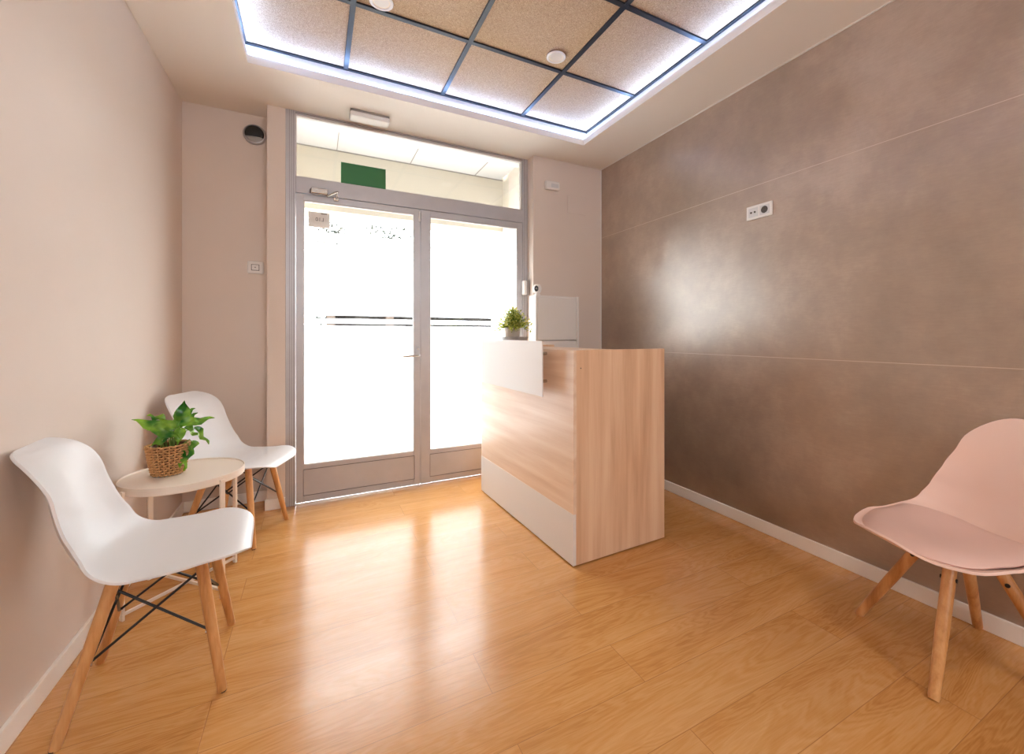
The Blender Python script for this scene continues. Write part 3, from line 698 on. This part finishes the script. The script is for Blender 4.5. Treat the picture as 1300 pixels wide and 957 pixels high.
def pink_chair():
    c = empty('padded_shell_chair', (0, 0, 0))
    prof = [(.292, .452), (.282, .441), (.252, .426), (.18, .410), (.06, .402), (-.05, .412), (-.125, .446), (-.17, .51), (-.20, .59), (-.225, .68), (-.25, .775), (-.268, .845)]
    wt = [(0, .235), (.2, .24), (.38, .238), (.52, .222), (.62, .210), (.73, .192), (.86, .166), (1, .15)]
    ct = [(0, .004), (.1, .024), (.24, .044), (.40, .058), (.54, .068), (.66, .060), (.82, .036), (1, .010)]
    sh = shell('seat_shell', prof, wt, ct, 'pink', c, .200, .14, thick=.008, power=2.4)
    # cushion that fills the seat
    shell('seat_cushion', prof, [(0, .216), (.36, .220), (.52, .19), (1, .19)], ct, 'pinkpad', c, .186, .12, thick=.006, t0=.034, t1=.50, off=.003, power=2.4,
          off_fn=lambda u, t: .042 * (1 - u ** 5) * (1 - abs(2 * t - 1) ** 6), ns=32)
    for ang in (30, 120, 210, 300):
        a = R(ang); tp = Vector((math.cos(a) * .085, math.sin(a) * .085, .392)); ft = Vector((math.cos(a) * .296, math.sin(a) * .296, 0)); d = (ft - tp).normalized()
        l = MB().path([tp - d * .01, tp, tp.lerp(ft, .5), ft - d * .01, ft + Vector((0, 0, 0.001))], [.018, .019, .0185, .0155, .0135], 18).build('leg', 'leg', c, smooth='auto')
        tang = Vector((-math.sin(a), math.cos(a), 0))
        sl = MB()
        for s in (.03, .075):
            q = tp + d * s; 
            for sg in (-1, 1): MB().path([q + tang * .0165 * sg, q + tang * .022 * sg], [.0075, .006], 12).build('bolt', 'black', l)
        MB().box(-.0012, .0012, -.0195, .0, -.08, .0).xf(Matrix.Translation(tp) @ d.to_track_quat('-Z', 'Y').to_matrix().to_4x4()).build('slot', 'blackp', l)
    m = MB().box(-.10, .10, -.10, .10, .390, .397)
    for ang in (30, 120, 210, 300):
        a = R(ang); m.path([(0, 0, .386), (math.cos(a) * .10, math.sin(a) * .10, .386)], .007, 8)
    m.build('mount_plate', 'black', c)
    return c
pk = pink_chair(); pk.location = (2.022, .647, 0); pk.rotation_euler = (0, 0, R(157 - 90))
tag(pk, 'pink padded shell chair with round beech legs in front of the dark slab wall', 'chair')

# ------------------------------------------------------------ side table and basket plant
st = empty('side_table', (-.528, 2.447, 0))
MB().lathe([(.0001, .505), (.21, .505), (.221, .497), (.2245, .500), (.2245, .530), (.2220, .531), (.2205, .525), (.0001, .5245)], n=72).build('tray_top', 'tablew', st, smooth='auto')
for sx in (-1, 1):
    for sy in (-1, 1):
        a = math.atan2(sy, sx); x, y = .2325 * math.cos(a), .2325 * math.sin(a)
        MB().box(-.005, .005, -.010, .010, 0, .518).xf(Matrix.Translation((x, y, 0)) @ Matrix.Rotation(a, 4, 'Z')).build('leg', 'tablew', st, bevel=.0015)
for ang, z in ((45, .018), (135, .030)):
    MB().box(-.229, .229, -.005, .005, z, z + .011).xf(Matrix.Rotation(R(ang), 4, 'Z')).build('cross_bar', 'tablew', st)
tag(st, 'round cream white metal side table between the two white chairs', 'side table')

bp_ = empty('potted_pothos', (-.590, 2.46, .5275))
rows, nst = 12, 22
def brad(z): return .052 + .022 * min(1, z / .125) ** .8
wv = MB()
for i in range(rows):
    z = .007 + i * .0112; pts = []
    for j in range(nst * 6 + 1):
        a = 2 * math.pi * j / (nst * 6); r = brad(z) + .0056 * math.sin(a * nst / 1 + (math.pi if i % 2 else 0)); pts.append((r * math.cos(a), r * math.sin(a), z + .0012 * math.sin(a * nst * .5 + i)))
    wv.path(pts, .0040, 6, False)
wv.build('basket_weave', 'wicker', bp_, smooth=True)
sk = MB()
for j in range(nst):
    a = 2 * math.pi * (j + .0) / nst; sk.path([(brad(z) * math.cos(a), brad(z) * math.sin(a), z) for z in (.0, .04, .08, .135)], .003, 6)
sk.build('basket_stakes', 'wicker', bp_, smooth='auto')
MB().lathe([(.0001, .001), (brad(0) - .006, .001), (brad(.06) - .006, .06), (brad(.13) - .006, .128), (brad(.13) - .010, .128), (brad(.1) - .010, .112), (.0001, .112)], n=40).build('basket_liner', 'wickerd', bp_, smooth='auto')
def heart_leaf(m, base, tip, width, up, cup=.25, droop=.15):
    base, tip = Vector(base), Vector(tip); d = tip - base; L_ = d.length; d = d / L_; up = Vector(up); side = d.cross(up).normalized(); n_ = side.cross(d).normalized()
    prof = [(0, .05), (.03, .55), (.10, .85), (.22, 1.0), (.38, .95), (.55, .74), (.72, .46), (.87, .2), (1, .01)]
    rows = []
    for t, w in prof:
        row = []
        for s in (-1, -.66, -.33, 0, .33, .66, 1):
            back = -.10 * L_ * abs(s) * max(0, 1 - t / .15)
            q = base + d * (t * L_ + back) + side * s * w * width / 2 + n_ * (abs(s) * w * width * cup * .5 - droop * L_ * (t * t) + .012 * math.sin(t * 9) * abs(s))
            row.append(q)
        rows.append(row)
    for a, b in zip(rows, rows[1:]):
        for j in range(6): m.quad(a[j], a[j + 1], b[j + 1], b[j])
lf = MB(); stm = MB()
# leaves (local, x right, y away, z up): base, tip, width, up
LV = [((-.015, 0, .20), (-.115, -.02, .262), .055, (0.1, -.8, .5)),
      ((-.02, .03, .24), (-.075, .03, .268), .035, (0, -.5, .8)),
      ((-.045, -.03, .215), (.045, -.05, .165), .058, (.1, -.8, .5)),
      ((.045, .02, .235), (.055, .01, .322), .062, (0, -1, .15)),
      ((.02, -.02, .205), (-.03, -.03, .255), .05, (0, -.8, .6)),
      ((.05, -.01, .215), (.165, -.01, .240), .052, (0, -.7, .7)),
      ((.03, .01, .20), (.100, .03, .262), .050, (-.3, -.8, .5)),
      ((.06, 0, .195), (.120, .01, .150), .035, (.5, -.6, .6)),
      ((.095, 0, .190), (.150, -.01, .115), .034, (.6, -.6, .4)),
      ((.045, -.03, .20), (.035, -.05, .135), .042, (.1, -1, .2)),
      ((.085, -.02, .135), (.085, -.03, .075), .042, (.7, -.7, .2)),
      ((.050, -.04, .100), (.045, -.06, .030), .042, (-.2, -1, .1)),
      ((.075, -.04, .105), (.062, -.05, .012), .034, (.8, -.6, .1)),
      ((-.03, .02, .19), (-.09, .05, .215), .05, (0, .2, 1)),
      ((.01, .04, .20), (.03, .10, .24), .055, (0, -.2, 1)),
      ((-.01, -.02, .165), (-.05, -.06, .145), .04, (0, -.8, .5)),
      ((.03, .03, .23), (.09, .06, .28), .045, (-.2, -.8, .5))]
for b0, t0_, w, up in LV:
    heart_leaf(lf, b0, t0_, w, up, droop=.12)
    b0 = Vector(b0); r0 = Vector((b0.x * .25, b0.y * .25, .112)); mid = r0.lerp(b0, .55) + Vector((0, 0, .03))
    if b0.z < .15:
        r0 = Vector((.045, -.03, .125)); mid = (r0 + b0) / 2 + Vector((.012, -.01, .02))
    stm.path([r0, mid, b0], [.0022, .002, .0016], 6)
rr_ = random.Random(4)
for i in range(14):
    a = rr_.uniform(0, 6.28); q = Vector((math.cos(a) * .035, math.sin(a) * .035, .112)); stm.path([q, q + Vector((rr_.uniform(-.01, .01), rr_.uniform(-.01, .01), .05))], .0016, 5)
lo_ = lf.build('foliage', 'pothos', bp_, smooth=True, weld=True)
stm.build('stems', 'stem', bp_, smooth=True)
MB().lathe([(.0001, .114), (.056, .113)], n=24).build('soil', 'soil', bp_)
bp_.rotation_euler = (0, 0, R(8))
tag(bp_, 'leafy green pothos in a woven wicker basket on the round side table', 'potted plant')
